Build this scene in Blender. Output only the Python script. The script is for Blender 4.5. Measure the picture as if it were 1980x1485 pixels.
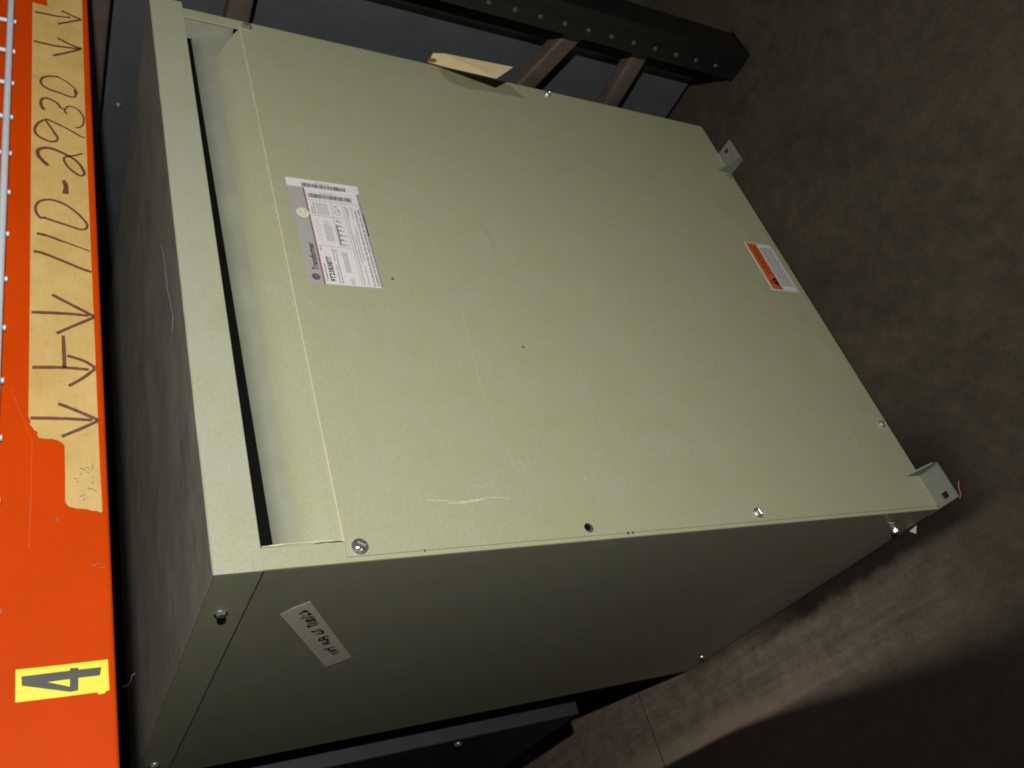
import bpy, bmesh, math, random
from mathutils import Vector, Matrix
from mathutils.geometry import tessellate_polygon
random.seed(7)
for o in list(bpy.data.objects): bpy.data.objects.remove(o, do_unlink=True)
S = bpy.context.scene
COL = S.collection

# ---------------------------------------------------------------- camera
CAM = Vector((-0.33171424, -0.7300036, 1.21172164))
RIGHT = Vector((-0.28586437, -0.41429348, -0.86408476))
DOWN = Vector((-0.80393856, 0.59440788, -0.01902813))
FWD = Vector((0.52150202, 0.68923159, -0.50298654))
FPX = 1636.0156                                   # focal length in photo pixels (1980 wide)
cd = bpy.data.cameras.new('camera'); cam = bpy.data.objects.new('camera', cd); COL.objects.link(cam)
m = Matrix((( RIGHT.x, -DOWN.x, -FWD.x, CAM.x), (RIGHT.y, -DOWN.y, -FWD.y, CAM.y),
            (RIGHT.z, -DOWN.z, -FWD.z, CAM.z), (0, 0, 0, 1)))
cam.matrix_world = m
cd.sensor_fit = 'HORIZONTAL'; cd.sensor_width = 36.0; cd.lens = FPX * 36.0 / 1980.0
cd.clip_start = 0.02; cd.clip_end = 60
S.camera = cam

# ---------------------------------------------------------------- world, flash lamp, exposure
w = bpy.data.worlds.new('World'); S.world = w; w.use_nodes = True
w.node_tree.nodes['Background'].inputs[0].default_value = (1.0, 0.86, 0.70, 1)
w.node_tree.nodes['Background'].inputs[1].default_value = 0.006
ld = bpy.data.lights.new('flash_lamp', 'POINT'); fl = bpy.data.objects.new('flash_lamp', ld); COL.objects.link(fl)
ld.energy = 68; ld.shadow_soft_size = 0.012; ld.color = (1.0, 0.975, 0.91)
FLASH = Vector((-0.185, -1.08, 1.28))
fl.location = FLASH
V = S.view_settings
V.view_transform = 'Standard'; V.look = 'None'; V.exposure = 0.0; V.gamma = 1.0; V.use_curve_mapping = False
S.render.engine = 'CYCLES'; S.cycles.filter_width = 1.9

# ---------------------------------------------------------------- helpers
def ray(px, py):
    return RIGHT * ((px - 990) / FPX) + DOWN * ((py - 742.5) / FPX) + FWD
def at(px, py, axis, val):
    """the point of the plane (axis = val) that the photograph shows at this pixel"""
    d = ray(px, py); t = (val - CAM[axis]) / d[axis]
    return CAM + d * t

def link(name, mesh, mats, parent=None):
    o = bpy.data.objects.new(name, mesh); COL.objects.link(o)
    if not isinstance(mats, (list, tuple)): mats = [mats]
    if mats[0] is not None and not mesh.materials:
        for mt in mats: mesh.materials.append(mt)
    if parent: o.parent = parent
    if parent: o.matrix_parent_inverse = parent.matrix_world.inverted()
    return o
def empty(name, loc, label, cat, group=None):
    o = bpy.data.objects.new(name, None); COL.objects.link(o); o.location = loc
    o.matrix_world = Matrix.Translation(loc)
    o.empty_display_size = 0.05
    tag(o, label, cat, group); return o
def tag(o, label, cat, group=None):
    o['label'] = label; o['category'] = cat
    if group: o['group'] = group
    return o
def tomesh(bm, name, smooth=False):
    bmesh.ops.recalc_face_normals(bm, faces=bm.faces)
    me = bpy.data.meshes.new(name); bm.to_mesh(me); bm.free()
    if smooth:
        for p in me.polygons: p.use_smooth = True
    return me
def bbox(bm, lo, hi, bev=0.0, seg=2):
    """a bevelled box added to bm"""
    vs = [bm.verts.new((x, y, z)) for x in (lo[0], hi[0]) for y in (lo[1], hi[1]) for z in (lo[2], hi[2])]
    fs = [(0, 1, 3, 2), (4, 6, 7, 5), (0, 4, 5, 1), (2, 3, 7, 6), (0, 2, 6, 4), (1, 5, 7, 3)]
    faces = [bm.faces.new([vs[i] for i in f]) for f in fs]
    if bev:
        es = list({e for f in faces for e in f.edges})
        bmesh.ops.bevel(bm, geom=es, offset=bev, segments=seg, affect='EDGES', profile=0.6)
def box(name, lo, hi, mat, parent=None, bev=0.0008):
    bm = bmesh.new(); bbox(bm, lo, hi, bev); return link(name, tomesh(bm, name), mat, parent)
def poly3(name, pts, mat, parent=None, holes=(), thick=0.0, nrm=None):
    """flat polygon of 3D points (with holes), given a thickness along nrm"""
    loops = [list(pts)] + [list(h) for h in holes]
    tris = tessellate_polygon([[Vector(p) for p in l] for l in loops])
    flat = [Vector(p) for l in loops for p in l]
    bm = bmesh.new()
    vs = [bm.verts.new(p) for p in flat]
    for t in tris:
        try: bm.faces.new([vs[i] for i in t])
        except ValueError: pass
    if thick:
        r = bmesh.ops.extrude_face_region(bm, geom=list(bm.faces))
        for v in [e for e in r['geom'] if isinstance(e, bmesh.types.BMVert)]:
            v.co += Vector(nrm) * thick
    return link(name, tomesh(bm, name), mat, parent)
def smoothline(pts, n=6):
    if len(pts) < 3: return [Vector(p) for p in pts]
    P = [Vector(p) for p in pts]; out = []
    for i in range(len(P) - 1):
        a = P[i - 1] if i else P[0] * 2 - P[1]; b, c = P[i], P[i + 1]
        d = P[i + 2] if i + 2 < len(P) else P[-1] * 2 - P[-2]
        for k in range(n):
            t = k / n
            out.append(0.5 * ((2 * b) + (c - a) * t + (2 * a - 5 * b + 4 * c - d) * t * t + (3 * b - a - 3 * c + d) * t ** 3))
    out.append(P[-1]); return out
def ribbon_into(bm, pts, width, nrm, taper=(1, 1), jitter=0.0, n=6):
    """a pen stroke: flat ribbon of the given width lying in the plane with normal nrm"""
    L = smoothline(pts, n); N = Vector(nrm); k = len(L); prev = None
    for i, p in enumerate(L):
        t = (L[min(i + 1, k - 1)] - L[max(i - 1, 0)])
        if t.length < 1e-9: continue
        t.normalize(); s = N.cross(t)
        f = i / max(1, k - 1); ww = width * (taper[0] * (1 - f) + taper[1] * f) * (1 + random.uniform(-jitter, jitter)) / 2
        a, b = bm.verts.new(p + s * ww), bm.verts.new(p - s * ww)
        if prev: bm.faces.new((prev[0], prev[1], b, a))
        prev = (a, b)
def tube_into(bm, pts, r, sides=8, n=4, cap=True):
    L = smoothline(pts, n) if len(pts) > 2 else [Vector(p) for p in pts]
    k = len(L); rings = []; ref = None
    for i, p in enumerate(L):
        t = (L[min(i + 1, k - 1)] - L[max(i - 1, 0)]).normalized()
        if ref is None: ref = t.orthogonal().normalized()
        ref = (ref - t * ref.dot(t)).normalized(); b = t.cross(ref)
        rings.append([bm.verts.new(p + (ref * math.cos(a) + b * math.sin(a)) * r) for a in [2 * math.pi * j / sides for j in range(sides)]])
    for A, B in zip(rings, rings[1:]):
        for j in range(sides): bm.faces.new((A[j], A[(j + 1) % sides], B[(j + 1) % sides], B[j]))
    if cap:
        for q in (rings[0][::-1], rings[-1]): bm.faces.new([bm.verts.new(v.co) for v in q])
def tube(name, pts, r, mat, parent=None, sides=8, n=4):
    bm = bmesh.new(); tube_into(bm, pts, r, sides, n); return link(name, tomesh(bm, name, True), mat, parent)

# ---------------------------------------------------------------- materials
def new_mat(name):
    mt = bpy.data.materials.new(name); mt.use_nodes = True
    nt = mt.node_tree; return mt, nt, nt.nodes['Principled BSDF']
def tex_coord(nt):
    g = nt.nodes.new('ShaderNodeNewGeometry'); return g.outputs['Position']
def noise(nt, vec, scale, detail=4, rough=0.55, stretch=None):
    if stretch:
        mp = nt.nodes.new('ShaderNodeMapping'); mp.inputs['Scale'].default_value = stretch
        nt.links.new(vec, mp.inputs['Vector']); vec = mp.outputs[0]
    n = nt.nodes.new('ShaderNodeTexNoise'); n.inputs['Scale'].default_value = scale
    n.inputs['Detail'].default_value = detail; n.inputs['Roughness'].default_value = rough
    nt.links.new(vec, n.inputs['Vector']); return n.outputs['Fac']
def ramp(nt, fac, stops):
    r = nt.nodes.new('ShaderNodeValToRGB'); nt.links.new(fac, r.inputs[0])
    els = r.color_ramp.elements
    while len(els) < len(stops): els.new(0.5)
    for e, (p, c) in zip(els, stops):
        e.position = p; e.color = c if len(c) == 4 else (*c, 1)
    return r.outputs[0]
def mix(nt, fac, a, b, mode='MIX'):
    n = nt.nodes.new('ShaderNodeMix'); n.data_type = 'RGBA'; n.blend_type = mode
    for s, v in ((0, fac), (6, a), (7, b)):
        if isinstance(v, (int, float)): n.inputs[s].default_value = v
        elif isinstance(v, tuple): n.inputs[s].default_value = v if len(v) == 4 else (*v, 1)
        else: nt.links.new(v, n.inputs[s])
    return n.outputs[2]
def math_n(nt, op, a, b=None, c=None, clamp=False):
    n = nt.nodes.new('ShaderNodeMath'); n.operation = op; n.use_clamp = clamp
    for i, v in enumerate((a, b, c)):
        if v is None: continue
        if isinstance(v, (int, float)): n.inputs[i].default_value = v
        else: nt.links.new(v, n.inputs[i])
    return n.outputs[0]
def sstep(nt, val, lo, hi):
    n = nt.nodes.new('ShaderNodeMapRange'); n.interpolation_type = 'SMOOTHSTEP'
    n.inputs[1].default_value = lo; n.inputs[2].default_value = hi
    nt.links.new(val, n.inputs[0]); return n.outputs[0]
def bump(nt, b, fac, strength, dist=0.001):
    n = nt.nodes.new('ShaderNodeBump'); n.inputs['Strength'].default_value = strength; n.inputs['Distance'].default_value = dist
    nt.links.new(fac, n.inputs['Height']); nt.links.new(n.outputs[0], b.inputs['Normal'])
def plain(name, col, rough=0.5, metal=0.0, vary=0.08, scale=60, grain=900, spec=0.5):
    mt, nt, b = new_mat(name); p = tex_coord(nt)
    f = noise(nt, p, scale, 4)
    c = ramp(nt, f, [(0.25, tuple(x * (1 - vary) for x in col)), (0.75, tuple(min(1, x * (1 + vary)) for x in col))])
    nt.links.new(c, b.inputs['Base Color'])
    b.inputs['Roughness'].default_value = rough; b.inputs['Metallic'].default_value = metal
    b.inputs['Specular IOR Level'].default_value = spec
    return mt
def paint(name, base, rough=0.38, dust=0.0, wear=1.0):
    """enamelled sheet steel: slightly uneven coat, faint rubbed patches and grime specks"""
    mt, nt, b = new_mat(name); p = tex_coord(nt)
    f1 = noise(nt, p, 9, 5, 0.6); f2 = noise(nt, p, 34, 4, 0.6); f3 = noise(nt, p, 420, 2, 0.6)
    c = ramp(nt, f1, [(0.3, (base[0] * 0.95, base[1] * 0.955, base[2] * 0.88)), (0.7, (base[0] * 1.04, base[1] * 1.03, base[2] * 1.10))])
    c2 = ramp(nt, f2, [(0.3, (base[0] * 0.94, base[1] * 1.0, base[2] * 0.98)), (0.7, (base[0] * 1.06, base[1] * 0.99, base[2] * 0.98))])
    c = mix(nt, 0.5, c, c2)
    f4 = noise(nt, p, 55, 3, 0.6); f5 = noise(nt, p, 21, 3, 0.5)
    c = mix(nt, 0.55, c, ramp(nt, f4, [(0.33, (base[0] * 0.93, base[1] * 1.02, base[2] * 0.97)), (0.5, base), (0.67, (base[0] * 1.07, base[1] * 0.99, base[2] * 1.04))]))
    c = mix(nt, 0.45, c, ramp(nt, f5, [(0.35, (base[0] * 0.98, base[1] * 0.98, base[2] * 0.80)), (0.65, (base[0] * 1.0, base[1] * 1.01, base[2] * 1.12))]))
    rub = ramp(nt, noise(nt, p, 5.5, 7, 0.72), [(0.56, (0, 0, 0)), (0.74, (0.30 * wear,) * 3)])
    c = mix(nt, rub, c, (base[0] * (1 + 0.14 * wear), base[1] * (1 + 0.13 * wear), base[2] * (1 + 0.22 * wear)))
    drt = ramp(nt, noise(nt, p, 8.5, 8, 0.75), [(0.58, (0, 0, 0)), (0.78, (min(0.9, 0.38 * wear),) * 3)])
    c = mix(nt, drt, c, (base[0] * 0.72, base[1] * 0.69, base[2] * 0.58))
    g = ramp(nt, f3, [(0.25, (0.91, 0.91, 0.91)), (0.75, (1.08, 1.08, 1.08))])
    c = mix(nt, 1.0, c, g, 'MULTIPLY')
    sp = ramp(nt, noise(nt, p, 130, 2, 0.5), [(0.70, (0, 0, 0)), (0.78, (1, 1, 1))])
    spm = mix(nt, 1.0, sp, ramp(nt, noise(nt, p, 14, 2), [(0.5, (0, 0, 0)), (0.7, (0.5, 0.5, 0.5))]), 'MULTIPLY')
    c = mix(nt, spm, c, (base[0] * 0.6, base[1] * 0.55, base[2] * 0.45))
    if dust:
        s = noise(nt, p, 14, 7, 0.75, (0.8, 1.2, 1.0)); s2 = noise(nt, p, 7, 4, 0.6)
        d = math_n(nt, 'MULTIPLY', ramp(nt, s, [(0.30, (0.0, 0.0, 0.0)), (0.68, (1, 1, 1))]), math_n(nt, 'MULTIPLY_ADD', s2, 0.8, dust))
        c = mix(nt, math_n(nt, 'MINIMUM', d, 0.95), c, ramp(nt, noise(nt, p, 12, 8, 0.78, (0.75, 1.2, 1.0)), [(0.32, (0.17, 0.148, 0.125)), (0.52, (0.38, 0.335, 0.285)), (0.72, (0.58, 0.52, 0.45))]))
    nt.links.new(c, b.inputs['Base Color'])
    r = math_n(nt, 'MULTIPLY_ADD', f2, 0.18, rough - 0.09 + dust * 0.4)
    nt.links.new(r, b.inputs['Roughness'])
    h = math_n(nt, 'MULTIPLY_ADD', noise(nt, p, 4.2, 2, 0.45), 7.0, noise(nt, p, 260, 3, 0.6))
    bump(nt, b, h, 0.06, 0.0007)
    return mt
M = {}
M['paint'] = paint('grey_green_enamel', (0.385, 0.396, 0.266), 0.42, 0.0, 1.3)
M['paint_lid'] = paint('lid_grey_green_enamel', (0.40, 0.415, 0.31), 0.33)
M['paint_side'] = paint('shaded_side_enamel', (0.345, 0.345, 0.250), 0.46, 0.0, 2.4)  # darker, greyer coat on the sides, part of their shade in the colour
M['paint_top'] = paint('dusty_grey_green_enamel', (0.33, 0.32, 0.245), 0.5, 0.55)
M['worn_glint'] = plain('worn_glint_edge', (0.62, 0.58, 0.40), 0.3)
M['scuff'] = plain('chalky_scuff', (0.56, 0.575, 0.47), 0.7)
M['scuff_faint'] = plain('faint_scuff', (0.455, 0.455, 0.325), 0.5)
M['grime'] = plain('dark_chip', (0.07, 0.06, 0.035), 0.7)
M['hollow'] = plain('black_interior', (0.004, 0.004, 0.004), 0.9, spec=0.1)
M['baffle'] = plain('grey_baffle_sheet', (0.300, 0.315, 0.240), 0.5, 0, 0.10, 20)
M['galv'] = plain('galvanised_bracket', (0.185, 0.195, 0.16), 0.5, 0.0, 0.12)
M['zinc'] = plain('bright_zinc', (0.72, 0.72, 0.70), 0.20, 0.9, 0.03)
M['paper'] = plain('white_label_vinyl', (0.74, 0.72, 0.73), 0.45, 0, 0.02)
M['silver'] = plain('silver_label_vinyl', (0.40, 0.385, 0.38), 0.4, 0, 0.03)
M['ink'] = plain('black_print', (0.018, 0.016, 0.018), 0.5)
M['ink_grey'] = plain('small_grey_print', (0.17, 0.16, 0.165), 0.5)
M['ink_faint'] = plain('faint_grey_print', (0.34, 0.32, 0.33), 0.5)
M['red_print'] = plain('dark_red_print', (0.27, 0.055, 0.07), 0.5)
M['cream'] = plain('cream_sticker', (0.72, 0.70, 0.52), 0.5)
M['orange_print'] = plain('orange_label_print', (0.62, 0.125, 0.022), 0.45)
M['ink_brown'] = plain('dark_red_letters', (0.22, 0.022, 0.006), 0.5)
M['yellow'] = plain('yellow_label', (0.52, 0.45, 0.006), 0.4, 0, 0.05, 200)
M['ink4'] = plain('worn_black_numeral', (0.011, 0.011, 0.007), 0.5, 0, 0.3, 300)
M['marker'] = plain('brown_marker_ink', (0.095, 0.028, 0.015), 0.6, 0, 0.25, 220)
M['marker_dark'] = plain('black_marker_ink', (0.03, 0.015, 0.018), 0.6)
M['wire'] = plain('pale_grey_wire_coat', (0.36, 0.385, 0.42), 0.4)
M['manila'] = plain('manila_card', (0.62, 0.50, 0.27), 0.75)
M['scrap'] = plain('pale_scrap', (0.6, 0.55, 0.42), 0.8)
M['thread'] = plain('white_thread', (0.6, 0.6, 0.58), 0.8)
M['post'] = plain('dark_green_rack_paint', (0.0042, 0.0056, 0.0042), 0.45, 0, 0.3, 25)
M['rivet'] = plain('dull_rivet', (0.060, 0.066, 0.058), 0.5)
M['brace'] = plain('brown_rack_paint', (0.075, 0.058, 0.044), 0.55, 0, 0.25, 25)
M['blue'] = plain('blue_grey_cabinet_paint', (0.068, 0.075, 0.081), 0.5, 0, 0.12, 18)
M['blue_trim'] = plain('worn_cabinet_edge', (0.13, 0.12, 0.11), 0.5, 0, 0.2, 60)

def masking_tape():
    mt, nt, b = new_mat('masking_tape'); p = tex_coord(nt)
    c = ramp(nt, noise(nt, p, 28, 5, 0.65), [(0.3, (0.34, 0.222, 0.066)), (0.7, (0.41, 0.285, 0.105))])
    fib = ramp(nt, noise(nt, p, 420, 2, 0.6, (0.25, 1, 1)), [(0.2, (0.93, 0.93, 0.93)), (0.8, (1.05, 1.05, 1.05))])
    c = mix(nt, 1.0, c, fib, 'MULTIPLY')
    st = ramp(nt, noise(nt, p, 85, 3, 0.6), [(0.66, (0, 0, 0)), (0.76, (0.5, 0.5, 0.5))])
    c = mix(nt, st, c, (0.20, 0.115, 0.035))
    nt.links.new(c, b.inputs['Base Color']); b.inputs['Roughness'].default_value = 0.55
    bump(nt, b, math_n(nt, 'MULTIPLY_ADD', noise(nt, p, 26, 4, 0.6, (1.0, 1, 0.3)), 2.5, noise(nt, p, 300, 3, 0.6, (0.3, 1, 1))), 0.25, 0.0006)
    return mt
M['tape'] = masking_tape()
def old_tape():
    mt = plain('pale_old_tape', (0.74, 0.72, 0.57), 0.55, 0, 0.06, 90); return mt
M['tape_side'] = old_tape()
def beam_paint():
    mt, nt, b = new_mat('orange_powder_coat'); p = tex_coord(nt)
    f = noise(nt, p, 12, 5, 0.6)
    c = ramp(nt, f, [(0.3, (0.335, 0.0305, 0.0004)), (0.7, (0.375, 0.035, 0.0006))])
    s = ramp(nt, noise(nt, p, 60, 5, 0.7, (0.06, 1, 1)), [(0.63, (0, 0, 0)), (0.8, (0.22, 0.22, 0.22))])
    c = mix(nt, s, c, (0.36, 0.07, 0.02))
    g = ramp(nt, noise(nt, p, 800, 2), [(0.2, (0.93, 0.93, 0.93)), (0.8, (1.06, 1.06, 1.06))])
    c = mix(nt, 1.0, c, g, 'MULTIPLY')
    nt.links.new(c, b.inputs['Base Color']); b.inputs['Roughness'].default_value = 0.55; b.inputs['Specular IOR Level'].default_value = 0.04
    bump(nt, b, noise(nt, p, 180, 3, 0.6), 0.06, 0.0006)
    return mt
M['orange'] = beam_paint()
def concrete():
    mt, nt, b = new_mat('old_stained_concrete'); p = tex_coord(nt)
    f = noise(nt, p, 5.5, 8, 0.66); f2 = noise(nt, p, 34, 6, 0.72); f3 = noise(nt, p, 210, 4, 0.75); f6 = noise(nt, p, 620, 2, 0.6)
    c = ramp(nt, f, [(0.30, (0.024, 0.018, 0.011)), (0.46, (0.044, 0.034, 0.022)), (0.56, (0.054, 0.044, 0.029)), (0.72, (0.082, 0.064, 0.041))])
    c = mix(nt, 0.5, c, ramp(nt, f2, [(0.3, (0.020, 0.017, 0.011)), (0.5, (0.044, 0.035, 0.024)), (0.7, (0.072, 0.056, 0.038))]))
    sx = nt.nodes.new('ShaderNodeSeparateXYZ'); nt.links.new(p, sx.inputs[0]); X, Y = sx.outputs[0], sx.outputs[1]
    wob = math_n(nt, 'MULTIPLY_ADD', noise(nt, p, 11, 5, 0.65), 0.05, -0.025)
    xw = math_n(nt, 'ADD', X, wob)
    # pale lane beside the cabinet, with streaks along it
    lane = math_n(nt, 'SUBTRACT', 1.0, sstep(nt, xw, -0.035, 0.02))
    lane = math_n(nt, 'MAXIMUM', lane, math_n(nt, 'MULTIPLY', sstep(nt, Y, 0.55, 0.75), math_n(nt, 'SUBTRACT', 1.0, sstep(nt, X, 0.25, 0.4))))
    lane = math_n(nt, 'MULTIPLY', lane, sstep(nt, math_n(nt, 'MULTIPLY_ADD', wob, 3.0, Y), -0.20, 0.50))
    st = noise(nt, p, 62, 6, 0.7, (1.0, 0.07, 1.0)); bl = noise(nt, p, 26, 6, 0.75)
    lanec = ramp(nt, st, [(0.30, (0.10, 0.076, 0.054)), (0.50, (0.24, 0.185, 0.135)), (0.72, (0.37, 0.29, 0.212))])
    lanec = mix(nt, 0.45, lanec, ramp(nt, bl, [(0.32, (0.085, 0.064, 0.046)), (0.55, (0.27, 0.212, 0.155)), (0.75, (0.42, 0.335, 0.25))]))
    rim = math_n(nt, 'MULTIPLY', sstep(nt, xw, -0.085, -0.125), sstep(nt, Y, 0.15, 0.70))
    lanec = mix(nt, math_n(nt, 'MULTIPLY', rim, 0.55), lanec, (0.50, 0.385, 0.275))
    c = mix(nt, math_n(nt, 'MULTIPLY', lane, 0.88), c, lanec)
    # darker band along the foot of the cabinet, fading towards the back
    dark_band = math_n(nt, 'MULTIPLY', sstep(nt, xw, -0.047, -0.020), math_n(nt, 'SUBTRACT', 1.0, sstep(nt, Y, 0.30, 0.56)))
    dark_band = math_n(nt, 'MULTIPLY', dark_band, math_n(nt, 'SUBTRACT', 1.0, sstep(nt, X, 0.05, 0.2)))
    dark_band = math_n(nt, 'MULTIPLY', dark_band, sstep(nt, Y, -0.14, 0.0))
    c = mix(nt, math_n(nt, 'MULTIPLY', dark_band, 0.90), c, (0.008, 0.0065, 0.005))
    # very dark area beyond the lane, its edge softer towards the front
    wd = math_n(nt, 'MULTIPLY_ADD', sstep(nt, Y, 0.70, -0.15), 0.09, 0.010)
    dark_area = math_n(nt, 'DIVIDE', math_n(nt, 'SUBTRACT', math_n(nt, 'SUBTRACT', -0.133, math_n(nt, 'MULTIPLY', wob, 0.05)), X), wd)
    dark_area = math_n(nt, 'MULTIPLY', sstep(nt, dark_area, 0.0, 1.0), math_n(nt, 'MULTIPLY_ADD', sstep(nt, Y, -0.5, 0.1), 0.45, 0.50))
    c = mix(nt, dark_area, c, ramp(nt, f2, [(0.3, (0.0048, 0.0040, 0.0026)), (0.7, (0.013, 0.0105, 0.007))]))
    pits = ramp(nt, f3, [(0.24, (0.45, 0.45, 0.45)), (0.42, (1, 1, 1)), (0.62, (1.04, 1.04, 1.04)), (0.78, (1.4, 1.38, 1.32))])
    c = mix(nt, 1.0, c, pits, 'MULTIPLY')
    c = mix(nt, 1.0, c, ramp(nt, f6, [(0.25, (0.72, 0.72, 0.72)), (0.75, (1.26, 1.26, 1.26))]), 'MULTIPLY')
    nt.links.new(c, b.inputs['Base Color']); b.inputs['Roughness'].default_value = 0.8
    b.inputs['Specular IOR Level'].default_value = 0.25
    bump(nt, b, math_n(nt, 'MULTIPLY_ADD', f3, 0.5, f2), 0.4, 0.0022)
    return mt
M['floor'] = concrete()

# ================================================================ setting: floor
fb = bmesh.new(); bbox(fb, (-6, -6, -0.06), (8, 8, -0.012))
floor = link('floor', tomesh(fb, 'floor'), M['hollow']); floor['kind'] = 'structure'
JY = 0.873
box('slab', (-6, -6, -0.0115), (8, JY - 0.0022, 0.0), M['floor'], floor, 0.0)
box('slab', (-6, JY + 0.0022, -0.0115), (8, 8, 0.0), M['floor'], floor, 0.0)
box('joint_filler', (-6, JY - 0.0021, -0.0100), (8, JY + 0.0021, -0.0008), M['hollow'], floor, 0.0)

# ================================================================ transformer
W, D, H, ZL = 0.900, 0.680, 1.061, 1.016
FP = -0.0030                                     # outer plane of the front panel
T = empty('transformer', (W / 2, D / 2, 0), 'large grey-green dry-type transformer cabinet with nameplate standing on the floor', 'transformer')
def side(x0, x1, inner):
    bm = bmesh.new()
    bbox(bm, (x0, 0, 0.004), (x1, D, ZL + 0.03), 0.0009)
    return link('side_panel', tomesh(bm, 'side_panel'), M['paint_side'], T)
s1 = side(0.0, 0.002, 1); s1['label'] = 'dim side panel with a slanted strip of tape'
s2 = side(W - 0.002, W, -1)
# front returns of the side panels
box('corner_flange', (0.0002, -0.0012, 0.004), (0.0225, 0.0008, ZL + 0.03), M['paint'], T, 0.0008)
box('corner_flange', (W - 0.0225, -0.0012, 0.004), (W - 0.0002, 0.0008, ZL + 0.03), M['paint'], T, 0.0008)
box('back_panel', (0.002, D - 0.002, 0.004), (W - 0.002, D, ZL + 0.03), M['paint'], T)
box('dark_core_fill', (0.03, 0.042, 0.01), (W - 0.0026, D - 0.04, 1.05), M['hollow'], T)  # black block added inside so the vent gap stays dark
box('bottom_tray', (0.003, 0.001, 0.0015), (W - 0.003, D - 0.003, 0.0039), M['paint'], T, 0.0004)
# front panel: flat sheet
ZB = 0.936
fp = box('front_panel', (0.005, FP, 0.003), (W - 0.005, -0.0013, ZB - 0.0006), M['paint'], T, 0.0006)
# sloped vent lip above the bend, curled back at its top, mitred at the far end
prof = [(FP + 0.0002, ZB - 0.0006), (FP + 0.0009, ZB + 0.0006)] + [(FP + 0.0009 + 0.0205 * (k / 9) ** 2.0, ZB + 0.0425 * (1 - (1 - k / 9) ** 1.15)) for k in range(1, 10)]
bm = bmesh.new(); rows = []
NX = 40
for k, (y, z) in enumerate(prof):
    f = max(0.0, (z - ZB) / 0.042); xe = W - 0.0232 - 0.075 * f ** 1.1
    rows.append([bm.verts.new((0.0230 + (xe - 0.0230) * i / NX, y, z)) for i in range(NX + 1)])
for A, B in zip(rows, rows[1:]):
    for i in range(NX): bm.faces.new((A[i], A[i + 1], B[i + 1], B[i]))
lip = tomesh(bm, 'vent_lip', True)
lipo = link('vent_lip', lip, M['paint'], T)
tube('bend_glint_bead', [(0.021, FP - 0.0001, ZB), (W * 0.5, FP - 0.0001, ZB), (W - 0.021, FP + 0.0002, ZB)], 0.0011, M['worn_glint'], T, 8)  # paler bead, the bend's glint put into its worn colour
# inner baffle showing past the mitred end of the lip
bm = bmesh.new(); NB = 30; bp = [(0.0105, ZB + 0.012), (0.0135, ZB + 0.036), (0.0185, ZB + 0.0470), (0.0250, ZB + 0.0540), (0.0340, ZB + 0.0575)]
rw = [[bm.verts.new((0.0228 + (W - 0.0462) * i / NB, y, z + 0.0065 * (i / NB) * (k / 4))) for i in range(NB + 1)] for k, (y, z) in enumerate(bp)]
for A_, B_ in zip(rw, rw[1:]):
    for i in range(NB): bm.faces.new((A_[i], A_[i + 1], B_[i + 1], B_[i]))
link('baffle', tomesh(bm, 'baffle', True), M['baffle'], T)
# lid
box('baffle', (W - 0.0242, 0.0009, 0.945), (W - 0.0230, 0.0312, 1.040), M['baffle'], T, 0.0)
lid = bmesh.new()
bbox(lid, (-0.0019, -0.0042, H - 0.0018), (W + 0.010, D + 0.003, H), 0.0007)
lido = link('lid', tomesh(lid, 'lid'), M['paint_top'], T)
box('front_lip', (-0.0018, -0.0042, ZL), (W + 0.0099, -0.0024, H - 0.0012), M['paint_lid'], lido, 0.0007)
box('side_lip', (-0.0016, -0.0016, ZL), (-0.0002, D + 0.003, H - 0.0012), M['paint'], lido, 0.0006)
box('side_lip', (W + 0.0081, -0.0016, ZL), (W + 0.0099, D + 0.003, H - 0.0012), M['paint'], lido, 0.0006)
box('back_lip', (0.001, D + 0.0012, ZL), (W - 0.001, D + 0.0030, H - 0.0012), M['paint'], lido, 0.0006)
# torn tape left on the lid
pp = [(0.492, 0.082), (0.468, 0.073), (0.404, 0.069), (0.348, 0.053), (0.337, 0.066), (0.334, 0.084), (0.36, 0.088), (0.399, 0.094), (0.46, 0.086)]
poly3('tape_remnant', [(x, y, H + 0.0002) for x, y in pp], plain('grey_tape_scrap', (0.34, 0.33, 0.29), 0.5), lido, (), 0.0003, (0, 0, 1))

# feet: floor tab with a hole and an upright inner web
def foot(x0, x1, webx, hole):
    hx, hy = hole; r = 0.005
    outer = [(x0, 0.02, 0), (x1, 0.02, 0), (x1, -0.039, 0), (x0, -0.039, 0)]
    hl = [(hx + a * r, hy + b * r, 0) for a, b in ((-1, -1), (-1, 1), (1, 1), (1, -1))]
    t = poly3('foot', [(x, y, 0.0005) for x, y, z in outer], M['galv'], T, [[(x, y, 0.0005) for x, y, z in hl]], 0.0022, (0, 0, 1))
    wb = [(webx, 0.02, 0.0028), (webx, -0.0385, 0.0028), (webx, -0.0385, 0.012), (webx, -0.0045, 0.034), (webx, -0.0045, 0.0395), (webx, 0.02, 0.0395)]
    wb = [p for p in wb if p[1] < 0]
    wb = [(webx, -0.0045, 0.0028), (webx, -0.0385, 0.0028), (webx, -0.0385, 0.016), (webx, -0.0045, 0.036)]
    poly3('web', wb, M['galv'], t, (), 0.0022, (1 if webx > 0.4 else -1, 0, 0))
foot(0.0, 0.060, 0.0595, (0.012, -0.022)); foot(0.752, 0.812, 0.7525, (0.800, -0.020))
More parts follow.
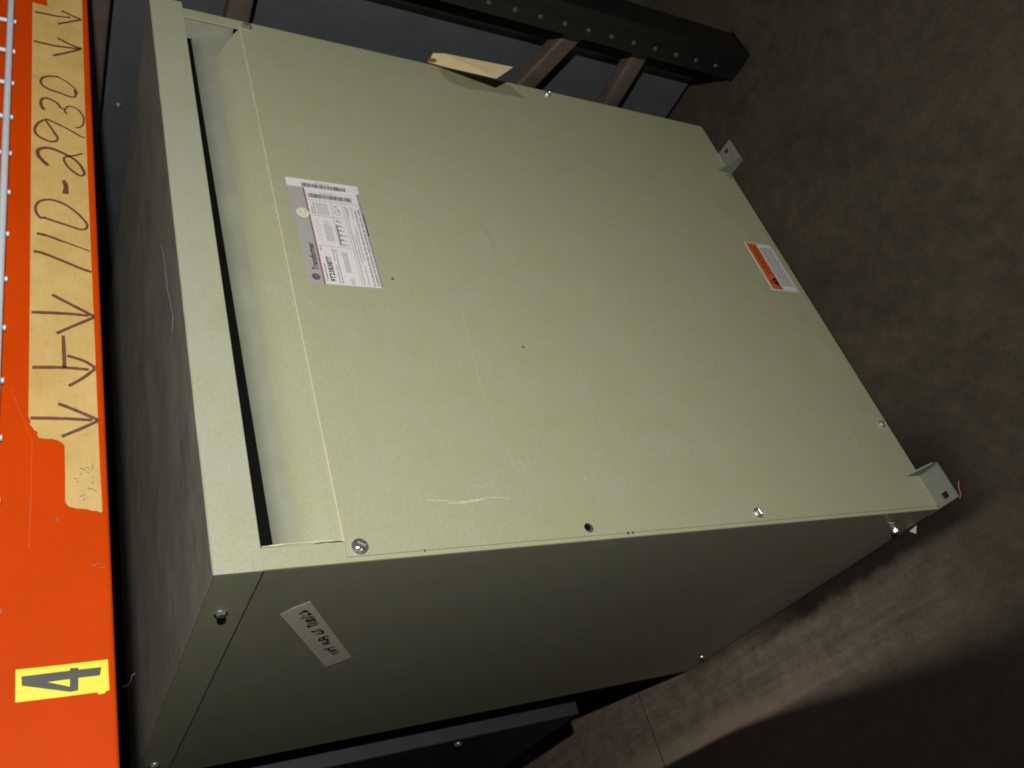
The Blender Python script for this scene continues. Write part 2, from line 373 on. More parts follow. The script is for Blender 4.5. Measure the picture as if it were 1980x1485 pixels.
# screws: hex washer heads with a slot
def screw_mesh():
    bm = bmesh.new()
    def ring(r, z, n, rot=0): return [bm.verts.new((r * math.cos(rot + 2 * math.pi * i / n), r * math.sin(rot + 2 * math.pi * i / n), z)) for i in range(n)]
    a = ring(0.0088, 0, 18); b = ring(0.0086, 0.0011, 18); c = ring(0.0062, 0.0015, 18); d = ring(0.0060, 0.0046, 18); 
    for P, Q in ((a, b), (b, c), (c, d)):
        for i in range(18): bm.faces.new((P[i], P[(i + 1) % 18], Q[(i + 1) % 18], Q[i]))
    for i in range(18):                                   # squash shank to a hexagon
        ang = 2 * math.pi * i / 18; k = math.cos(math.pi / 6) / math.cos((ang % (math.pi / 3)) - math.pi / 6)
        for v in (c[i], d[i]): v.co.x *= k * 1.08; v.co.y *= k * 1.08
    e = ring(0.0046, 0.0054, 18)
    for i in range(18): bm.faces.new((d[i], d[(i + 1) % 18], e[(i + 1) % 18], e[i]))
    # slotted crown: two half caps with a trench between
    top = sorted(e, key=lambda v: v.co.x)
    L = [v for v in e if v.co.y > 0.0008]; R = [v for v in e if v.co.y < -0.0008]
    for side_ in (L, R):
        s = sorted(side_, key=lambda v: math.atan2(v.co.y, v.co.x) % (2 * math.pi))
        bm.faces.new(s)
        lo = [bm.verts.new((s[0].co.x, s[0].co.y, 0.0036)), bm.verts.new((s[-1].co.x, s[-1].co.y, 0.0036))]
        bm.faces.new((s[0], s[-1], lo[1], lo[0]))
    q = [bm.verts.new((x, y, 0.0036)) for x, y in ((-0.006, -0.0016), (0.006, -0.0016), (0.006, 0.0016), (-0.006, 0.0016))]
    bm.faces.new(q)
    return tomesh(bm, 'screw')
SM = screw_mesh(); SM.materials.append(M['zinc'])
def screw(p, nrm, spin=0.0, sc=1.0, parent=T):
    o = bpy.data.objects.new('screw', SM); COL.objects.link(o)
    q = Vector(nrm).to_track_quat('Z', 'Y')
    mw = Matrix.Translation(p) @ q.to_matrix().to_4x4() @ Matrix.Rotation(spin, 4, 'Z') @ Matrix.Scale(sc, 4)
    o.parent = parent; o.matrix_parent_inverse = parent.matrix_world.inverted(); o.matrix_world = mw
    return o
for (x, z, sp, sc) in ((0.0145, 0.921, 1.0, 1.0), (0.0165, 0.377, 0.3, 0.85), (0.887, 0.385, 2.0, 0.8), (0.885, 0.925, 0.7, 0.9), (0.740, 0.0165, 0.2, 0.75), (0.154, 0.0165, 1.3, 0.75)):
    screw(Vector((x, FP - 0.0003, z)), (0, -1, 0.0), sp, sc)
for (y, z, sp, sc) in ((0.084, 1.039, 1.2, 0.75), (0.600, 1.040, 0.9, 0.9)):
    screw(Vector((-0.0019, y, z)), (-1, 0, 0), sp, sc)
for (y, z, sp, sc) in ((0.061, 0.037, 0.4, 0.85), (0.589, 0.035, 0.9, 0.7)):
    screw(Vector((-0.0002, y, z)), (-1, 0, 0), sp, sc)
# empty screw hole in the front panel
def disc(name, c, r, mat, parent, nrm_axis=1, off=0.0, n=16, r2=None):
    pts = []
    for i in range(n):
        a = 2 * math.pi * i / n
        pts.append((c[0] + r * math.cos(a), off, c[1] + (r2 or r) * math.sin(a)))
    return poly3(name, pts, mat, parent, (), 0.00012, (0, -1, 0))
disc('hole_rim', (0.0150, 0.647), 0.0062, M['zinc'], T, off=FP - 0.0001)
disc('screw_hole', (0.0156, 0.6488), 0.0042, M['hollow'], T, off=FP - 0.0003)

# wear on the front and side sheets
def strokes(name, lines, width, mat, parent, nrm, jitter=0.3, taper=(0.6, 0.4)):
    if name in ('scratch', 'chip'):
        for l in lines:
            bm = bmesh.new(); ribbon_into(bm, l, width, nrm, taper, jitter); o = link(name, tomesh(bm, name), mat, parent)
        return o
    bm = bmesh.new()
    for l in lines: ribbon_into(bm, l, width, nrm, taper, jitter)
    return link(name, tomesh(bm, name), mat, parent)
YF = FP - 0.00018
F = lambda *q: [at(x, y, 1, YF) for x, y in q]
strokes('scratch', [F((826, 967), (860, 968), (890, 970), (915, 967), (940, 963), (968, 962), (985, 965)), F((866, 973), (900, 972), (930, 966), (945, 961))], 0.0018, M['scuff'], T, (0, -1, 0), 0.5)
strokes('scratch', [F((949, 930), (955, 941)), F((1130, 922), (1137, 935)), F((1000, 893), (1018, 902)), F((918, 936), (940, 946))], 0.0009, M['scuff'], T, (0, -1, 0))
strokes('scratch', [F((893, 605), (910, 670), (935, 760), (965, 840), (995, 905)), F((1625, 815), (1650, 852), (1680, 902), (1708, 947)), F((772, 425), (782, 415), (790, 420)), F((762, 396), (768, 402)), F((785, 433), (792, 448)), F((620, 128), (650, 139), (690, 150))], 0.0016, M['scuff_faint'], T, (0, -1, 0), 0.5)
strokes('scratch', [F((1637, 822), (1660, 862), (1673, 885))], 0.0012, M['scuff'], T, (0, -1, 0), 0.6)
strokes('chip', [F((1009, 670), (1015, 672)), F((1213, 1030), (1217, 1031)), F((1222, 1029), (1226, 1030)), F((820, 1064), (823, 1064)), F((757, 538), (762, 540))], 0.0030, M['grime'], T, (0, -1, 0), 0.2, (1, 0.8))
strokes('scratch', [F((940, 446), (948, 462), (958, 483))], 0.0007, M['grime'], T, (0, -1, 0))
Gs = lambda *q: [at(x, y, 0, -0.00018) for x, y in q]
strokes('scratch', [Gs((1223, 1124), (1230, 1122)), Gs((1331, 1103), (1345, 1100)), Gs((1640, 1053), (1652, 1052)), Gs((455, 1447), (467, 1444)), Gs((570, 1429), (640, 1418))], 0.0034, M['scuff'], T, (-1, 0, 0), 0.4)
strokes('worn_edge', [F((506, 1058), (560, 1051), (620, 1047), (664, 1044))], 0.0010, M['worn_glint'], T, (0, -1, 0), 0.6, (1, 1))

M['dark_patch'] = plain('darker_panel_patch', (0.270, 0.278, 0.165), 0.5, 0, 0.12, 40)  # darker green patch on the panel beside the tag
poly3('dark_patch', F((846, 127), (856, 146), (872, 160), (905, 171), (950, 178), (985, 184), (1016, 191), (1004, 180), (990, 168), (968, 158), (905, 146), (866, 137)), M['dark_patch'], T)
# ---------------------------------------------------------------- printed labels
def text_mesh(name, txt, size, mat, parent, xf, bold=0.0, sx=1.0):
    cu = bpy.data.curves.new(name, 'FONT'); cu.body = txt; cu.size = size; cu.offset = bold
    cu.fill_mode = 'FRONT'; cu.resolution_u = 3
    o = bpy.data.objects.new(name, cu); COL.objects.link(o)
    dg = bpy.context.evaluated_depsgraph_get(); me = bpy.data.meshes.new_from_object(o.evaluated_get(dg))
    bpy.data.objects.remove(o, do_unlink=True); bpy.data.curves.remove(cu)
    for v in me.vertices: v.co = xf(v.co.x * sx, v.co.y)
    me.materials.clear(); me.update()
    return link(name, me, mat, parent)
def fit_text(name, txt, x0, x1, z0, z1, y, mat, parent, bold=0.0):
    """text stretched to fill the rectangle x0..x1, z0..z1 on the front panel"""
    o = text_mesh(name, txt, 1.0, mat, parent, lambda a, b: Vector((a, 0, b)), bold)
    me = o.data; xs = [v.co.x for v in me.vertices]; zs = [v.co.z for v in me.vertices]
    ax, bx_, az, bz = min(xs), max(xs), min(zs), max(zs)
    for v in me.vertices:
        v.co = Vector((x0 + (v.co.x - ax) / (bx_ - ax) * (x1 - x0), y, z0 + (v.co.z - az) / (bz - az) * (z1 - z0)))
    return o
def rects(name, rs, y, mat, parent):
    bm = bmesh.new()
    for (x0, x1, z0, z1) in rs: bm.faces.new([bm.verts.new(p) for p in ((x0, y, z0), (x1, y, z0), (x1, y, z1), (x0, y, z1))])
    return link(name, tomesh(bm, name), mat, parent)
def smallprint(name, rows, y, mat, parent):
    """rows of (x0, x1, z, height): word-long dashes too small to read"""
    rs = []
    for x0, x1, z, h in rows:
        x = x0
        while x < x1:
            l = min(random.uniform(0.0014, 0.0050), x1 - x); rs.append((x, x + l, z, z + h)); x += l + random.uniform(0.0006, 0.0012)
    o = rects(name, rs, y, mat, parent); o['kind'] = 'stuff'; return o
Y0 = FP - 0.0003; Y1 = Y0 - 0.00035; Y2 = Y1 - 0.00015; Y3 = Y2 - 0.00015
def rrect(x0, x1, z0, z1, r, y):
    out = []
    for cx, cz, a0 in ((x1 - r, z1 - r, 0), (x0 + r, z1 - r, 90), (x0 + r, z0 + r, 180), (x1 - r, z0 + r, 270)):
        for k in range(5):
            a = math.radians(a0 + 22.5 * k); out.append((cx + r * math.cos(a), y, cz + r * math.sin(a)))
    return out
npl = poly3('nameplate', rrect(0.3625, 0.537, 0.8175, 0.9145, 0.003, FP - 0.00005), M['silver'], T, (), 0.0003, (0, -1, 0))
npl['label'] = 'silver and white printed nameplate with barcodes'
rects('white_field', [(0.3635, 0.5365, 0.8225, 0.8935)], Y1, M['paper'], npl)
rects('red_rule', [(0.3635, 0.5365, 0.8938, 0.8955)], Y1, M['red_print'], npl)
# round monogram: ring with two letters inside
cx, cz, rr = 0.3745, 0.9040, 0.0052
ring_o = [(cx + rr * math.cos(a), Y1, cz + rr * math.sin(a)) for a in [2 * math.pi * i / 28 for i in range(28)]]
emb = poly3('round_emblem', ring_o, M['ink'], npl)
ci = [(cx + rr * 0.84 * math.cos(a), Y2, cz + rr * 0.84 * math.sin(a)) for a in [2 * math.pi * i / 28 for i in range(28)]]
co_ = [(cx + rr * 0.76 * math.cos(a), Y2, cz + rr * 0.76 * math.sin(a)) for a in [2 * math.pi * i / 28 for i in range(28)]]
poly3('emblem_ring', ci, M['silver'], npl, [co_])
fit_text('emblem_letters', 'GE', cx - 0.0030, cx + 0.0030, cz - 0.0022, cz + 0.0022, Y2, M['silver'], npl)
fit_text('brand_word', 'Transformer', 0.3855, 0.4325, 0.8983, 0.9064, Y1, M['ink'], npl, 0.020)
fit_text('caption', 'Catalog Number', 0.3690, 0.3985, 0.8880, 0.8918, Y2, M['ink'], npl, 0.004)
fit_text('catalog_number', '9T23B3877', 0.3685, 0.4105, 0.8793, 0.8864, Y2, M['ink'], npl, 0.030)
LN = 0.00045
rects('ruled_lines', [(0.5120, 0.5120 + LN, 0.8225, 0.8935), (0.4825, 0.4825 + LN, 0.8480, 0.8935), (0.4285, 0.4285 + LN, 0.8480, 0.8935),
                      (0.4825, 0.5120, 0.8620, 0.8620 + LN), (0.3640, 0.5120, 0.8465, 0.8465 + LN), (0.4285, 0.4825, 0.8635, 0.8635 + LN)], Y2, M['ink_grey'], npl)
fit_text('clearance_notice', 'IN ACCORDANCE WITH NEC SECTION 450-9, ALLOW AT LEAST SIX INCHES', 0.3655, 0.5005, 0.8285, 0.8315, Y2, M['ink'], npl, 0.018)
fit_text('clearance_notice', 'CLEARANCE FOR VENTILATION. CHECK ADDITIONAL NEC AND LOCAL CODES.', 0.3655, 0.5045, 0.8238, 0.8268, Y2, M['ink'], npl, 0.018)
smallprint('small_print', [(0.366, 0.398, 0.8740, 0.0016), (0.404, 0.426, 0.8740, 0.0016), (0.366, 0.424, 0.8705, 0.0016), (0.386, 0.422, 0.8620, 0.0015), (0.386, 0.420, 0.8595, 0.0015), (0.386, 0.420, 0.8570, 0.0015),
                           (0.366, 0.376, 0.8585, 0.0015), (0.366, 0.376, 0.8560, 0.0015), (0.367, 0.508, 0.8425, 0.0014), (0.366, 0.400, 0.8365, 0.0013), (0.405, 0.455, 0.8385, 0.0013), (0.410, 0.470, 0.8350, 0.0013), (0.489, 0.505, 0.8400, 0.0016), (0.484, 0.507, 0.8345, 0.0012)], Y2, M['ink_faint'], npl)
smallprint('small_print', [(0.420, 0.4275, 0.8890, 0.0018), (0.486, 0.508, 0.8850, 0.0022), (0.486, 0.500, 0.8885, 0.0018)] + [(0.4325 + 0.0085 * k, 0.4355 + 0.0085 * k, 0.8565, 0.0045) for k in range(6)] + [(0.485 + 0.0001 * k, 0.508, 0.8815 - 0.0023 * k, 0.0012) for k in range(7)], Y2, M['ink_faint'], npl)
rects('tap_heading', [(0.4330, 0.4700, 0.8605, 0.8625)], Y2, M['ink_grey'], npl)
rects('tap_bars', [(0.4330 + 0.0083 * k, 0.4338 + 0.0083 * k, 0.8500 + (0.002 if k % 2 else 0), 0.8590) for k in range(6)], Y2, M['ink_grey'], npl)
def zig(): return [Vector((random.uniform(0.434, 0.478), Y2, random.uniform(0.867, 0.889))) for _ in range(2)]
bm = bmesh.new()
for k in range(9):
    z = 0.8690 + 0.0012 * k; ribbon_into(bm, [(0.436 + random.uniform(0, 0.004), Y2, z), (0.470 + random.uniform(-0.008, 0.007), Y2, z)], 0.0005, (0, -1, 0), n=1)
for k in range(4): ribbon_into(bm, [(0.440 + 0.009 * k, Y2, 0.884), (0.4445 + 0.009 * k, Y2, 0.889), (0.449 + 0.009 * k, Y2, 0.884)], 0.0005, (0, -1, 0), n=1)
link('wiring_diagram', tomesh(bm, 'wiring_diagram'), M['ink_faint'], npl)
bm = bmesh.new()
ribbon_into(bm, [(0.490, Y2, 0.852), (0.4885, Y2, 0.857), (0.493, Y2, 0.859), (0.497, Y2, 0.856), (0.493, Y2, 0.852), (0.500, Y2, 0.854), (0.503, Y2, 0.859), (0.506, Y2, 0.853)], 0.0008, (0, -1, 0))
link('listing_mark', tomesh(bm, 'listing_mark'), M['ink_grey'], npl)
fine = [(0.366, 0.534, 0.8195, 0.0011)]
smallprint('small_print', fine, Y1, M['ink_grey'], npl)
rects('small_print', [(0.455, 0.497, 0.8192, 0.8208)], Y2, M['ink'], npl)
def barcode(x0, x1, z0, z1, y, parent):
    rs = []; z = z0; random.seed(int(x0 * 1e4))
    while z < z1:
        t = random.choice((0.0006, 0.0006, 0.0010, 0.0016)); rs.append((x0, x1, z, min(z + t, z1))); z += t + random.choice((0.0005, 0.0005, 0.0009))
    o = rects('barcode', rs, y, M['ink'], parent); random.seed(11); return o
barcode(0.5165, 0.5245, 0.8315, 0.8910, Y2, npl)
rects('small_print', [(0.5265, 0.5275, 0.852, 0.874)], Y2, M['ink_faint'], npl)
bs = poly3('barcode_sticker', rrect(0.5345, 0.5505, 0.8175, 0.9165, 0.0025, Y1 - 0.0001), M['paper'], T, (), 0.00025, (0, -1, 0))
barcode(0.5355, 0.5430, 0.8365, 0.8965, Y1 - 0.0006, bs)
rects('small_print', [(0.5448, 0.5458, 0.857, 0.879)], Y1 - 0.0006, M['ink_faint'], bs)
ov = []
for i in range(24):
    a = 2 * math.pi * i / 24; u, v = 13.6 * math.cos(a), 8.6 * math.sin(a); cr, sr = math.cos(0.42), math.sin(0.42)
    ov.append(at(585.5 + u * cr - v * sr, 411 + u * sr + v * cr, 1, Y3))
osk = poly3('oval_sticker', ov, M['cream'], T, (), 0.0002, (0, -1, 0))
bm = bmesh.new()
for q in ([(578, 407), (582, 409), (580, 411)], [(588, 405), (592, 408), (590, 412)], [(586, 415), (590, 416)]): ribbon_into(bm, [at(x, y, 1, Y3 - 0.0004) for x, y in q], 0.0009, (0, -1, 0))
link('pen_mark', tomesh(bm, 'pen_mark'), M['ink_faint'], osk)
# warning label
wl = poly3('warning_label', rrect(0.4355, 0.5525, 0.0195, 0.0870, 0.002, FP - 0.00005), M['paper'], T, (), 0.0003, (0, -1, 0))
wl['label'] = 'orange and white warning label at the foot of the front panel'
rects('orange_band', [(0.4375, 0.5500, 0.0580, 0.0840)], Y1, M['orange_print'], wl)
rects('border_line', [(0.4372, 0.5503, 0.0212, 0.0218), (0.4365, 0.4371, 0.0212, 0.0580), (0.5503, 0.5509, 0.0212, 0.0580)], Y1, M['ink_grey'], wl)
poly3('alert_triangle', [(0.4440, Y2, 0.0615), (0.4680, Y2, 0.0615), (0.4560, Y2, 0.0795)], M['ink'], wl)
poly3('exclamation_mark', [(0.4552, Y3, 0.0665), (0.4568, Y3, 0.0665), (0.4574, Y3, 0.0755), (0.4546, Y3, 0.0755)], M['orange_print'], wl)
fit_text('warning_word', 'WARNING', 0.4730, 0.5430, 0.0645, 0.0760, Y2, M['ink_brown'], wl, 0.012)
smallprint('small_print', [(0.447, 0.542, 0.0515 - 0.0042 * k, 0.0022) for k in range(7)], Y1, M['ink_grey'], wl)
# slanted tape with handwriting on the side panel
sq = [at(x, y, 0, -0.00025) for x, y in ((542, 1189), (563, 1177), (571, 1174), (599.5, 1163), (640, 1218), (679.6, 1271), (662, 1278), (629.6, 1290), (585, 1238))]
stp = poly3('tape', sq, M['tape_side'], T, (), 0.0002, (-1, 0, 0)); stp['label'] = 'slanted strip of pale tape with a handwritten date'
hand = [[(415, 345), (470, 310), (515, 275), (600, 295)], [(515, 270), (545, 305)], [(575, 345), (640, 355), (605, 318)], [(460, 385), (530, 370)], [(430, 440), (560, 410), (690, 385)], [(550, 465), (650, 430), (735, 410)],
        [(545, 470), (600, 490), (690, 450), (740, 480), (690, 492)], [(580, 510), (690, 480)], [(570, 550), (680, 530), (795, 515)], [(590, 600), (700, 572), (795, 548)], [(590, 578), (600, 605), (660, 600)],
        [(655, 695), (720, 705), (770, 680), (800, 658), (870, 660)], [(770, 755), (840, 740), (900, 735), (880, 690), (810, 700)], [(1010, 800), (930, 805), (830, 850), (835, 890), (900, 870), (910, 820)], [(870, 892), (960, 850), (1000, 890), (940, 905)],
        [(870, 950), (960, 930), (1045, 940)], [(890, 975), (980, 950), (1000, 918)], [(910, 1075), (980, 1045), (1140, 1025)], [(1000, 1060), (1040, 1090), (1160, 1065)], [(1010, 1130), (1100, 1100), (1180, 1075)], [(1070, 1160), (1160, 1120), (1240, 1115)], [(1090, 1170), (1200, 1150)]]
strokes('handwriting', [[at(540 + .0943 * x, 1155 + .0943 * y, 0, -0.0007) for x, y in l] for l in hand], 0.0029, M['marker_dark'], stp, (-1, 0, 0), 0.2, (1, 0.8))

# ================================================================ paper tag tied at the far edge
def tagpt(px, py, y): return at(px, py, 1, y)
tp = [tagpt(828, 120, -0.006), tagpt(838, 103, -0.016), tagpt(861, 104, -0.024), tagpt(992, 130, -0.060), tagpt(960, 152, -0.046), tagpt(855, 128, -0.012)]
hc = tagpt(836, 117, -0.010)
tg = poly3('paper_tag', tp, M['manila'], None, (), 0.0004, (0.5, -0.7, 0.5))
tag(tg, 'blank manila paper tag sticking out from the far edge of the transformer', 'tag')
dv = (tp[3] - tp[2]).normalized(); up = (tp[1] - tp[0]).normalized()
eye = poly3('eyelet', [hc + dv * 0.0075 * math.cos(a) + up * 0.0045 * math.sin(a) + Vector((-0.0004, -0.0008, 0.0006)) for a in [2 * math.pi * i / 12 for i in range(12)]], plain('brown_eyelet', (0.20, 0.09, 0.03), 0.6), tg)

# ================================================================ orange rack beam with tape
BY = -0.150; BZ0, BZ1 = 1.1555, 1.262
B = empty('rack_beam', (0.0, BY + 0.025, BZ0), 'orange steel rack beam with masking tape and a yellow number label', 'beam')
bm = bmesh.new(); bbox(bm, (-1.05, BY, BZ0), (0.897, BY + 0.045, BZ1), 0.0030, 3)
link('beam_body', tomesh(bm, 'beam_body'), M['orange'], B)
YT = BY - 0.0002
def bpoly(name, q, mat, parent, y, holes=(), th=0.0004): return poly3(name, [at(a, b, 1, y) for a, b in q], mat, parent, [[at(a, b, 1, y) for a, b in h] for h in holes], th, (0, -1, 0))
up_ = bpoly('tape', [(63, 4), (70, 7), (78, 9), (92, 13), (91, 4), (88, -60), (116, -60), (118, 100), (120, 300), (122, 480), (124, 700), (126, 863), (120, 857), (112, 852), (100, 849), (88, 849), (76, 847), (72, 843), (73, 836), (66, 832), (62, 826), (58, 822), (59, 815), (55, 805), (56, 720), (58, 560), (60, 300), (62, 100)], M['tape'], B, YT)
lo_ = bpoly('tape', [(113, -60), (157, -60), (160, 60), (164, 200), (172, 400), (179, 560), (188, 780), (193, 900), (198, 988), (196, 992), (188, 989), (176, 988), (168, 985), (150, 984), (135, 981), (130, 977), (126, 970), (126, 920), (125, 862), (122, 600), (119, 300), (116, 100)], M['tape'], B, YT - 0.00045)
up_['label'] = 'upper strip of masking tape with a torn end'; lo_['label'] = 'lower, longer strip of masking tape'
A = lambda ox, oy, s, q: [at(ox + s * x, oy + s * y, 1, YT - 0.0010) for x, y in q]
c3 = lambda q: A(50, 140, .1346, q); c4 = lambda q: A(50, 330, .1414, q); c2 = lambda q: A(0, 450, .3367, q); c0 = lambda q: A(0, 0, .14815, q)
def glyph(name, lines, wd=0.0021, taper=(1, 1)):
    return strokes(name, lines, wd, M['marker'], lo_, (0, -1, 0), 0.10, taper)
glyph('digit', [c3([(470, 60), (330, 52), (240, 75), (213, 130), (250, 190), (340, 242), (470, 287), (600, 337), (680, 357), (722, 330)]), c3([(722, 330), (700, 265), (690, 250)]), ], 0.0022)
glyph('digit', [c3([(445, 58), (530, 100), (620, 160), (705, 235), (745, 308)])], 0.0016)
glyph('digit', [c3([(262, 535), (220, 465), (220, 395), (280, 365), (360, 388), (450, 440), (500, 505), (550, 530)])], 0.0026, (1.2, .7))
glyph('digit', [c3([(590, 600), (558, 550), (590, 497), (650, 490), (730, 522), (790, 580), (832, 655), (820, 750), (770, 790), (708, 792)])], 0.0018)
glyph('digit', [c3([(262, 678), (170, 730), (128, 810), (152, 885), (230, 942), (340, 987), (430, 985), (458, 940), (420, 880), (360, 790), (282, 675), (350, 690), (480, 752), (620, 822), (800, 925), (850, 930)])], 0.0022, (1.1, .8))
glyph('digit', [c3([(318, 1335), (240, 1262), (180, 1190), (172, 1120), (230, 1085), (330, 1083), (450, 1120), (600, 1192), (690, 1245), (780, 1330), (840, 1440), (828, 1472), (765, 1478), (640, 1390), (560, 1290), (555, 1222), (640, 1200), (720, 1190), (822, 1163)])], 0.0024, (1.4, .8))
glyph('dash', [c4([(515, 130), (548, 210), (542, 318)])], 0.0046, (.7, 1.1))
glyph('digit', [c4([(265, 640), (195, 635), (140, 560), (135, 480), (190, 415), (300, 393), (420, 413), (550, 470), (690, 570), (800, 680), (840, 745), (815, 797), (740, 802), (600, 757), (480, 717), (360, 677), (250, 640)])], 0.0022)
glyph('digit', [c4([(150, 855), (260, 878), (380, 917), (480, 957), (600, 1000), (750, 1055), (878, 1100)])], 0.0021, (1.3, .6))
glyph('digit', [c4([(105, 1100), (200, 1115), (330, 1162), (480, 1222), (640, 1290), (780, 1347), (898, 1386)])], 0.0026, (1, 1))
def arrow(fn, s, h1, h2, extra=()):
    glyph('arrow', [fn(s), fn(h1), fn(h2)] + [fn(e) for e in extra], 0.0027, (1, 1))
arrow(c2, [(180, 455), (350, 462), (510, 476)], [(300, 355), (400, 408), (540, 480)], [(325, 577), (430, 532), (540, 486)])
arrow(c2, [(185, 772), (350, 773), (510, 786)], [(385, 705), (480, 735), (548, 775)], [(395, 880), (480, 832), (548, 780)], [[(363, 590), (368, 700), (370, 775)]])
arrow(c2, [(175, 1063), (350, 1066), (530, 1076)], [(335, 980), (450, 1026), (565, 1075)], [(355, 1170), (460, 1127), (565, 1080)])
arrow(c0, [(440, 533), (600, 570), (760, 602), (930, 625), (1040, 636)], [(755, 495), (900, 573), (1066, 635)], [(690, 722), (850, 692), (1060, 640)])
arrow(c0, [(455, 152), (600, 180), (760, 212), (920, 228)], [(805, 140), (920, 195), (1060, 255)], [(755, 310), (900, 286), (1055, 258)])
b2 = lambda q: A(110, 830, .1145, q)
strokes('pen_mark', [b2(q) for q in ([(590, 600), (605, 650), (570, 690)], [(480, 650), (520, 640), (540, 670)], [(420, 740), (385, 780)], [(280, 840), (350, 830)], [(330, 880), (360, 890)], [(600, 800), (610, 820)], [(590, 890), (625, 910)], [(390, 1135), (440, 1120), (490, 1095)], [(460, 1160), (455, 1190), (490, 1185)], [(510, 1140), (530, 1165)], [(520, 1000), (600, 1010), (680, 1050)], [(400, 650), (470, 690), (540, 745)])], 0.0009, M['grime'], lo_, (0, -1, 0), 0.5)
# yellow label with the black 4
nb = bpoly('number_label', [(30, 1295.5), (120, 1286), (208.5, 1275.5), (210, 1306), (211.5, 1335), (204, 1337), (203, 1341), (190, 1343), (189, 1339), (120, 1348), (29.5, 1359)], M['yellow'], B, YT)
q4 = lambda l: [(x * .3939, 900 + y * .3939) for x, y in l]
bpoly('numeral', q4([(105, 1036), (343, 1007), (345, 995), (385, 993), (385, 1002), (497, 990), (491, 1030), (385, 1042), (384, 1104), (345, 1111), (107, 1081)]), M['ink4'], nb, YT - 0.0006, [q4([(232, 1063), (343, 1048), (343, 1086)])], 0.00005)
strokes('scratch', [[at(x, y, 1, YT - 0.0001) for x, y in l] for l in ([(22, 752), (38, 795), (55, 835), (62, 848)], [(62, 850), (60, 950), (56, 1060)], [(186, 1090), (206, 1089)], [(190, 1098), (207, 1096)])], 0.0006, plain('pale_orange_scratch', (0.37, 0.065, 0.012), 0.5), B, (0, -1, 0), 0.4)
strokes('scratch', [[at(x, y, 1, YT - 0.0001) for x, y in l] for l in ([(109, 1000), (113, 1008)], [(178, 1093), (185, 1093)], [(0, 1178), (3, 1186)])], 0.0020, plain('grey_scuff', (0.16, 0.06, 0.05), 0.6), B, (0, -1, 0), 0.4)

# ================================================================ wire deck hooked over the beam
WD = empty('wire_deck', (0.2, BY, BZ1), 'pale grey welded wire deck hooked over the orange beam', 'wire deck')
RZ = 1.2265; WR = 0.0024
tube('front_rod', [(-1.0, BY - 0.0055, RZ), (0.85, BY - 0.0055, RZ)], 0.0030, M['wire'], WD, 10)
wm = None
for i in range(-24, 13):
    x = 0.548 - 0.0500 * (10 - i) + 0.0
    x = 0.048 + 0.05 * i
    if x > 0.86 or x < -0.98: continue
    if wm is None:
        bm = bmesh.new()
        tube_into(bm, [(0, BY - 0.0026, RZ - 0.0050), (0, BY - 0.0026, RZ + 0.005), (0, BY - 0.0026, BZ1 - 0.004), (0, BY + 0.002, BZ1 + 0.0052), (0, BY + 0.012, BZ1 + 0.0055), (0, 0.5, BZ1 + 0.0055), (0, 1.05, BZ1 + 0.0055)], WR, 8, 3)
        wm = tomesh(bm, 'wire', True); wm.materials.append(M['wire'])
    o = bpy.data.objects.new('wire', wm); COL.objects.link(o); o.parent = WD; o.matrix_parent_inverse = WD.matrix_world.inverted(); o.location = (x, 0, 0)
for y in (0.05, 0.2, 0.35, 0.5, 0.65, 0.8, 0.95, 1.04):
    tube('cross_wire', [(-1.0, y, BZ1 + 0.0105), (0.85, y, BZ1 + 0.0105)], 0.0026, M['wire'], WD, 8)

# ================================================================ rack upright frame on the far side
U = empty('rack_upright', (0.94, 0.4, 0.0), 'dark green perforated rack upright with brown braces beyond the transformer', 'rack upright')
def post(y0, y1):
    bm = bmesh.new(); t = 0.003; x0, x1 = 0.904, 0.978; top = 1.9
    bbox(bm, (x0, y0, 0.006), (x0 + t, y1, top), 0.0012)
    bbox(bm, (x0 + t, y0, 0.006), (x1, y0 + t, top), 0.0008)
    bbox(bm, (x0 + t, y1 - t, 0.006), (x1, y1, top), 0.0008)
    bbox(bm, (x0 - 0.001, y0 + 0.017, 0.006), (x0, y0 + 0.022, top), 0.0004)      # pressed ribs
    bbox(bm, (x0 - 0.001, y1 - 0.029, 0.006), (x0, y1 - 0.025, top), 0.0004)
    p = link('post', tomesh(bm, 'post'), M['post'], U)
    box('base_plate', (x0 - 0.002, y0 - 0.003, 0.0004), (x1 + 0.003, y1 + 0.003, 0.0058), M['post'], U)
    return p, x0
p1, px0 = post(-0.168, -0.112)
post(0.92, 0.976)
dm = bmesh.new(); bmesh.ops.create_cone(dm, cap_ends=True, segments=10, radius1=0.0043, radius2=0.0034, depth=0.0016)
dme = tomesh(dm, 'rivet'); dme.materials.append(M['rivet'])
for k in range(36):
    for yy, dz in ((-0.131, 0.0),):
        o = bpy.data.objects.new('rivet', dme); COL.objects.link(o)
        o.parent = p1; o.matrix_parent_inverse = p1.matrix_world.inverted()
        o.matrix_world = Matrix.Translation((px0 - 0.0009, yy, 0.06 + 0.05 * k + dz)) @ Matrix.Rotation(-math.pi / 2, 4, 'Y')
def brace(y0, z0, y1, z1, hgt=0.036, x=0.926):
    bm = bmesh.new(); d = Vector((0, y1 - y0, z1 - z0)); L = d.length
    bbox(bm, (0, 0, -hgt / 2), (0.03, L, hgt / 2), 0.006, 3)
    me = tomesh(bm, 'brace', True); o = link('brace', me, M['brace'], U)
    ang = math.atan2(z1 - z0, y1 - y0)
    o.matrix_world = Matrix.Translation((x, y0, z0)) @ Matrix.Rotation(ang, 4, 'X')
brace(-0.112, 0.212, 0.92, 0.212); brace(-0.112, 0.93, 0.92, 0.93); brace(-0.112, 1.125, 0.92, 1.125)
brace(-0.112, 0.361, 0.92, 0.361 + 1.032 * 0.36)

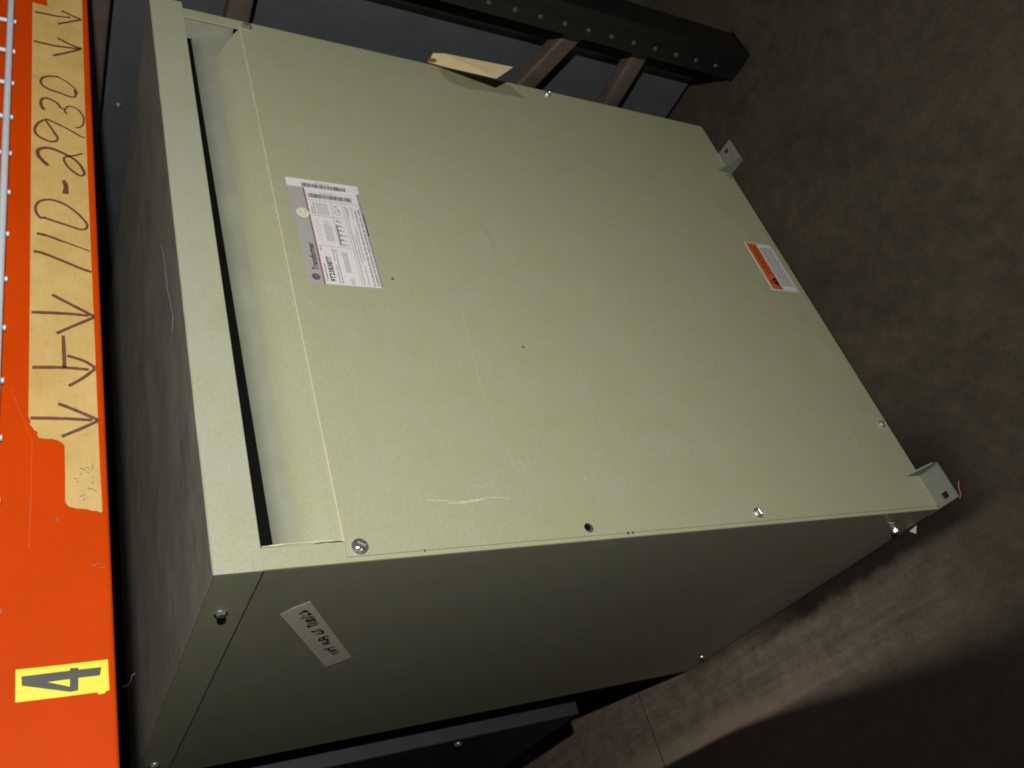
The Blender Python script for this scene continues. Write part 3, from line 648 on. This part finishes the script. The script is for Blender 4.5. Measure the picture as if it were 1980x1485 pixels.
# ================================================================ blue-grey cabinets around it
M['slate'] = plain('dark_slate_cabinet_paint', (0.033, 0.038, 0.042), 0.55, 0, 0.2, 25)
def cabinet(name, lo, hi, label, mat=None):
    c = empty(name, ((lo[0] + hi[0]) / 2, (lo[1] + hi[1]) / 2, 0), label, 'cabinet', None)
    bm = bmesh.new(); bbox(bm, lo, hi, 0.004, 3); link('cabinet_body', tomesh(bm, 'cabinet_body'), mat or M['blue'], c)
    return c
c1 = cabinet('steel_cabinet', (0.992, -0.050, 0.012), (1.62, 1.15, 1.9), 'tall blue-grey steel cabinet behind the rack upright')
box('edge_trim', (0.9895, -0.052, 0.012), (0.9918, -0.046, 1.9), M['blue_trim'], c1, 0.0006)
box('plinth', (1.0, -0.04, 0.0004), (1.6, 1.14, 0.0116), M['hollow'], c1, 0.0)
pb = at(228, 204, 0, 0.991); screw(Vector((0.9915, pb.y, pb.z)), (-1, 0, 0), 0.5, 0.6, c1)
c2_ = cabinet('steel_cabinet', (-0.012, 0.80, 0.212), (0.86, 1.45, 1.5), 'dark slate steel cabinet raised on a black plinth behind the transformer', M['slate'])
box('plinth', (0.10, 0.90, 0.0004), (0.84, 1.40, 0.2115), M['hollow'], c2_, 0.0)
pb = at(885, 1438, 0, -0.0125); screw(Vector((-0.0125, pb.y, pb.z)), (-1, 0, 0), 0.5, 1.0, c2_)

# ================================================================ small litter
tube_ = tube('thread', [at(x, y, 1, 0.50) for x, y in ((237, 1328), (246, 1325), (252, 1318), (255, 1306), (261, 1303))], 0.0007, M['thread'])
tag(tube_, 'curled white thread caught behind the lid of the transformer', 'thread')
t2 = tube('thread', [(0.019, -0.0515, 0.0012), (0.010, -0.046, 0.0016), (0.002, -0.043, 0.0012), (-0.003, -0.038, 0.0010)], 0.0008, plain('red_thread', (0.36, 0.16, 0.12), 0.8))
tag(t2, 'reddish thread on the floor by the front foot of the transformer', 'thread')
sc = poly3('paper_scrap', [(-0.0035, 0.064, 0.0006), (-0.012, 0.0560, 0.0006), (-0.002, 0.0475, 0.0010)], M['scrap'], None, (), 0.0004, (0, 0, 1))
tag(sc, 'tiny pale paper scrap on the floor against the side panel', 'scrap')
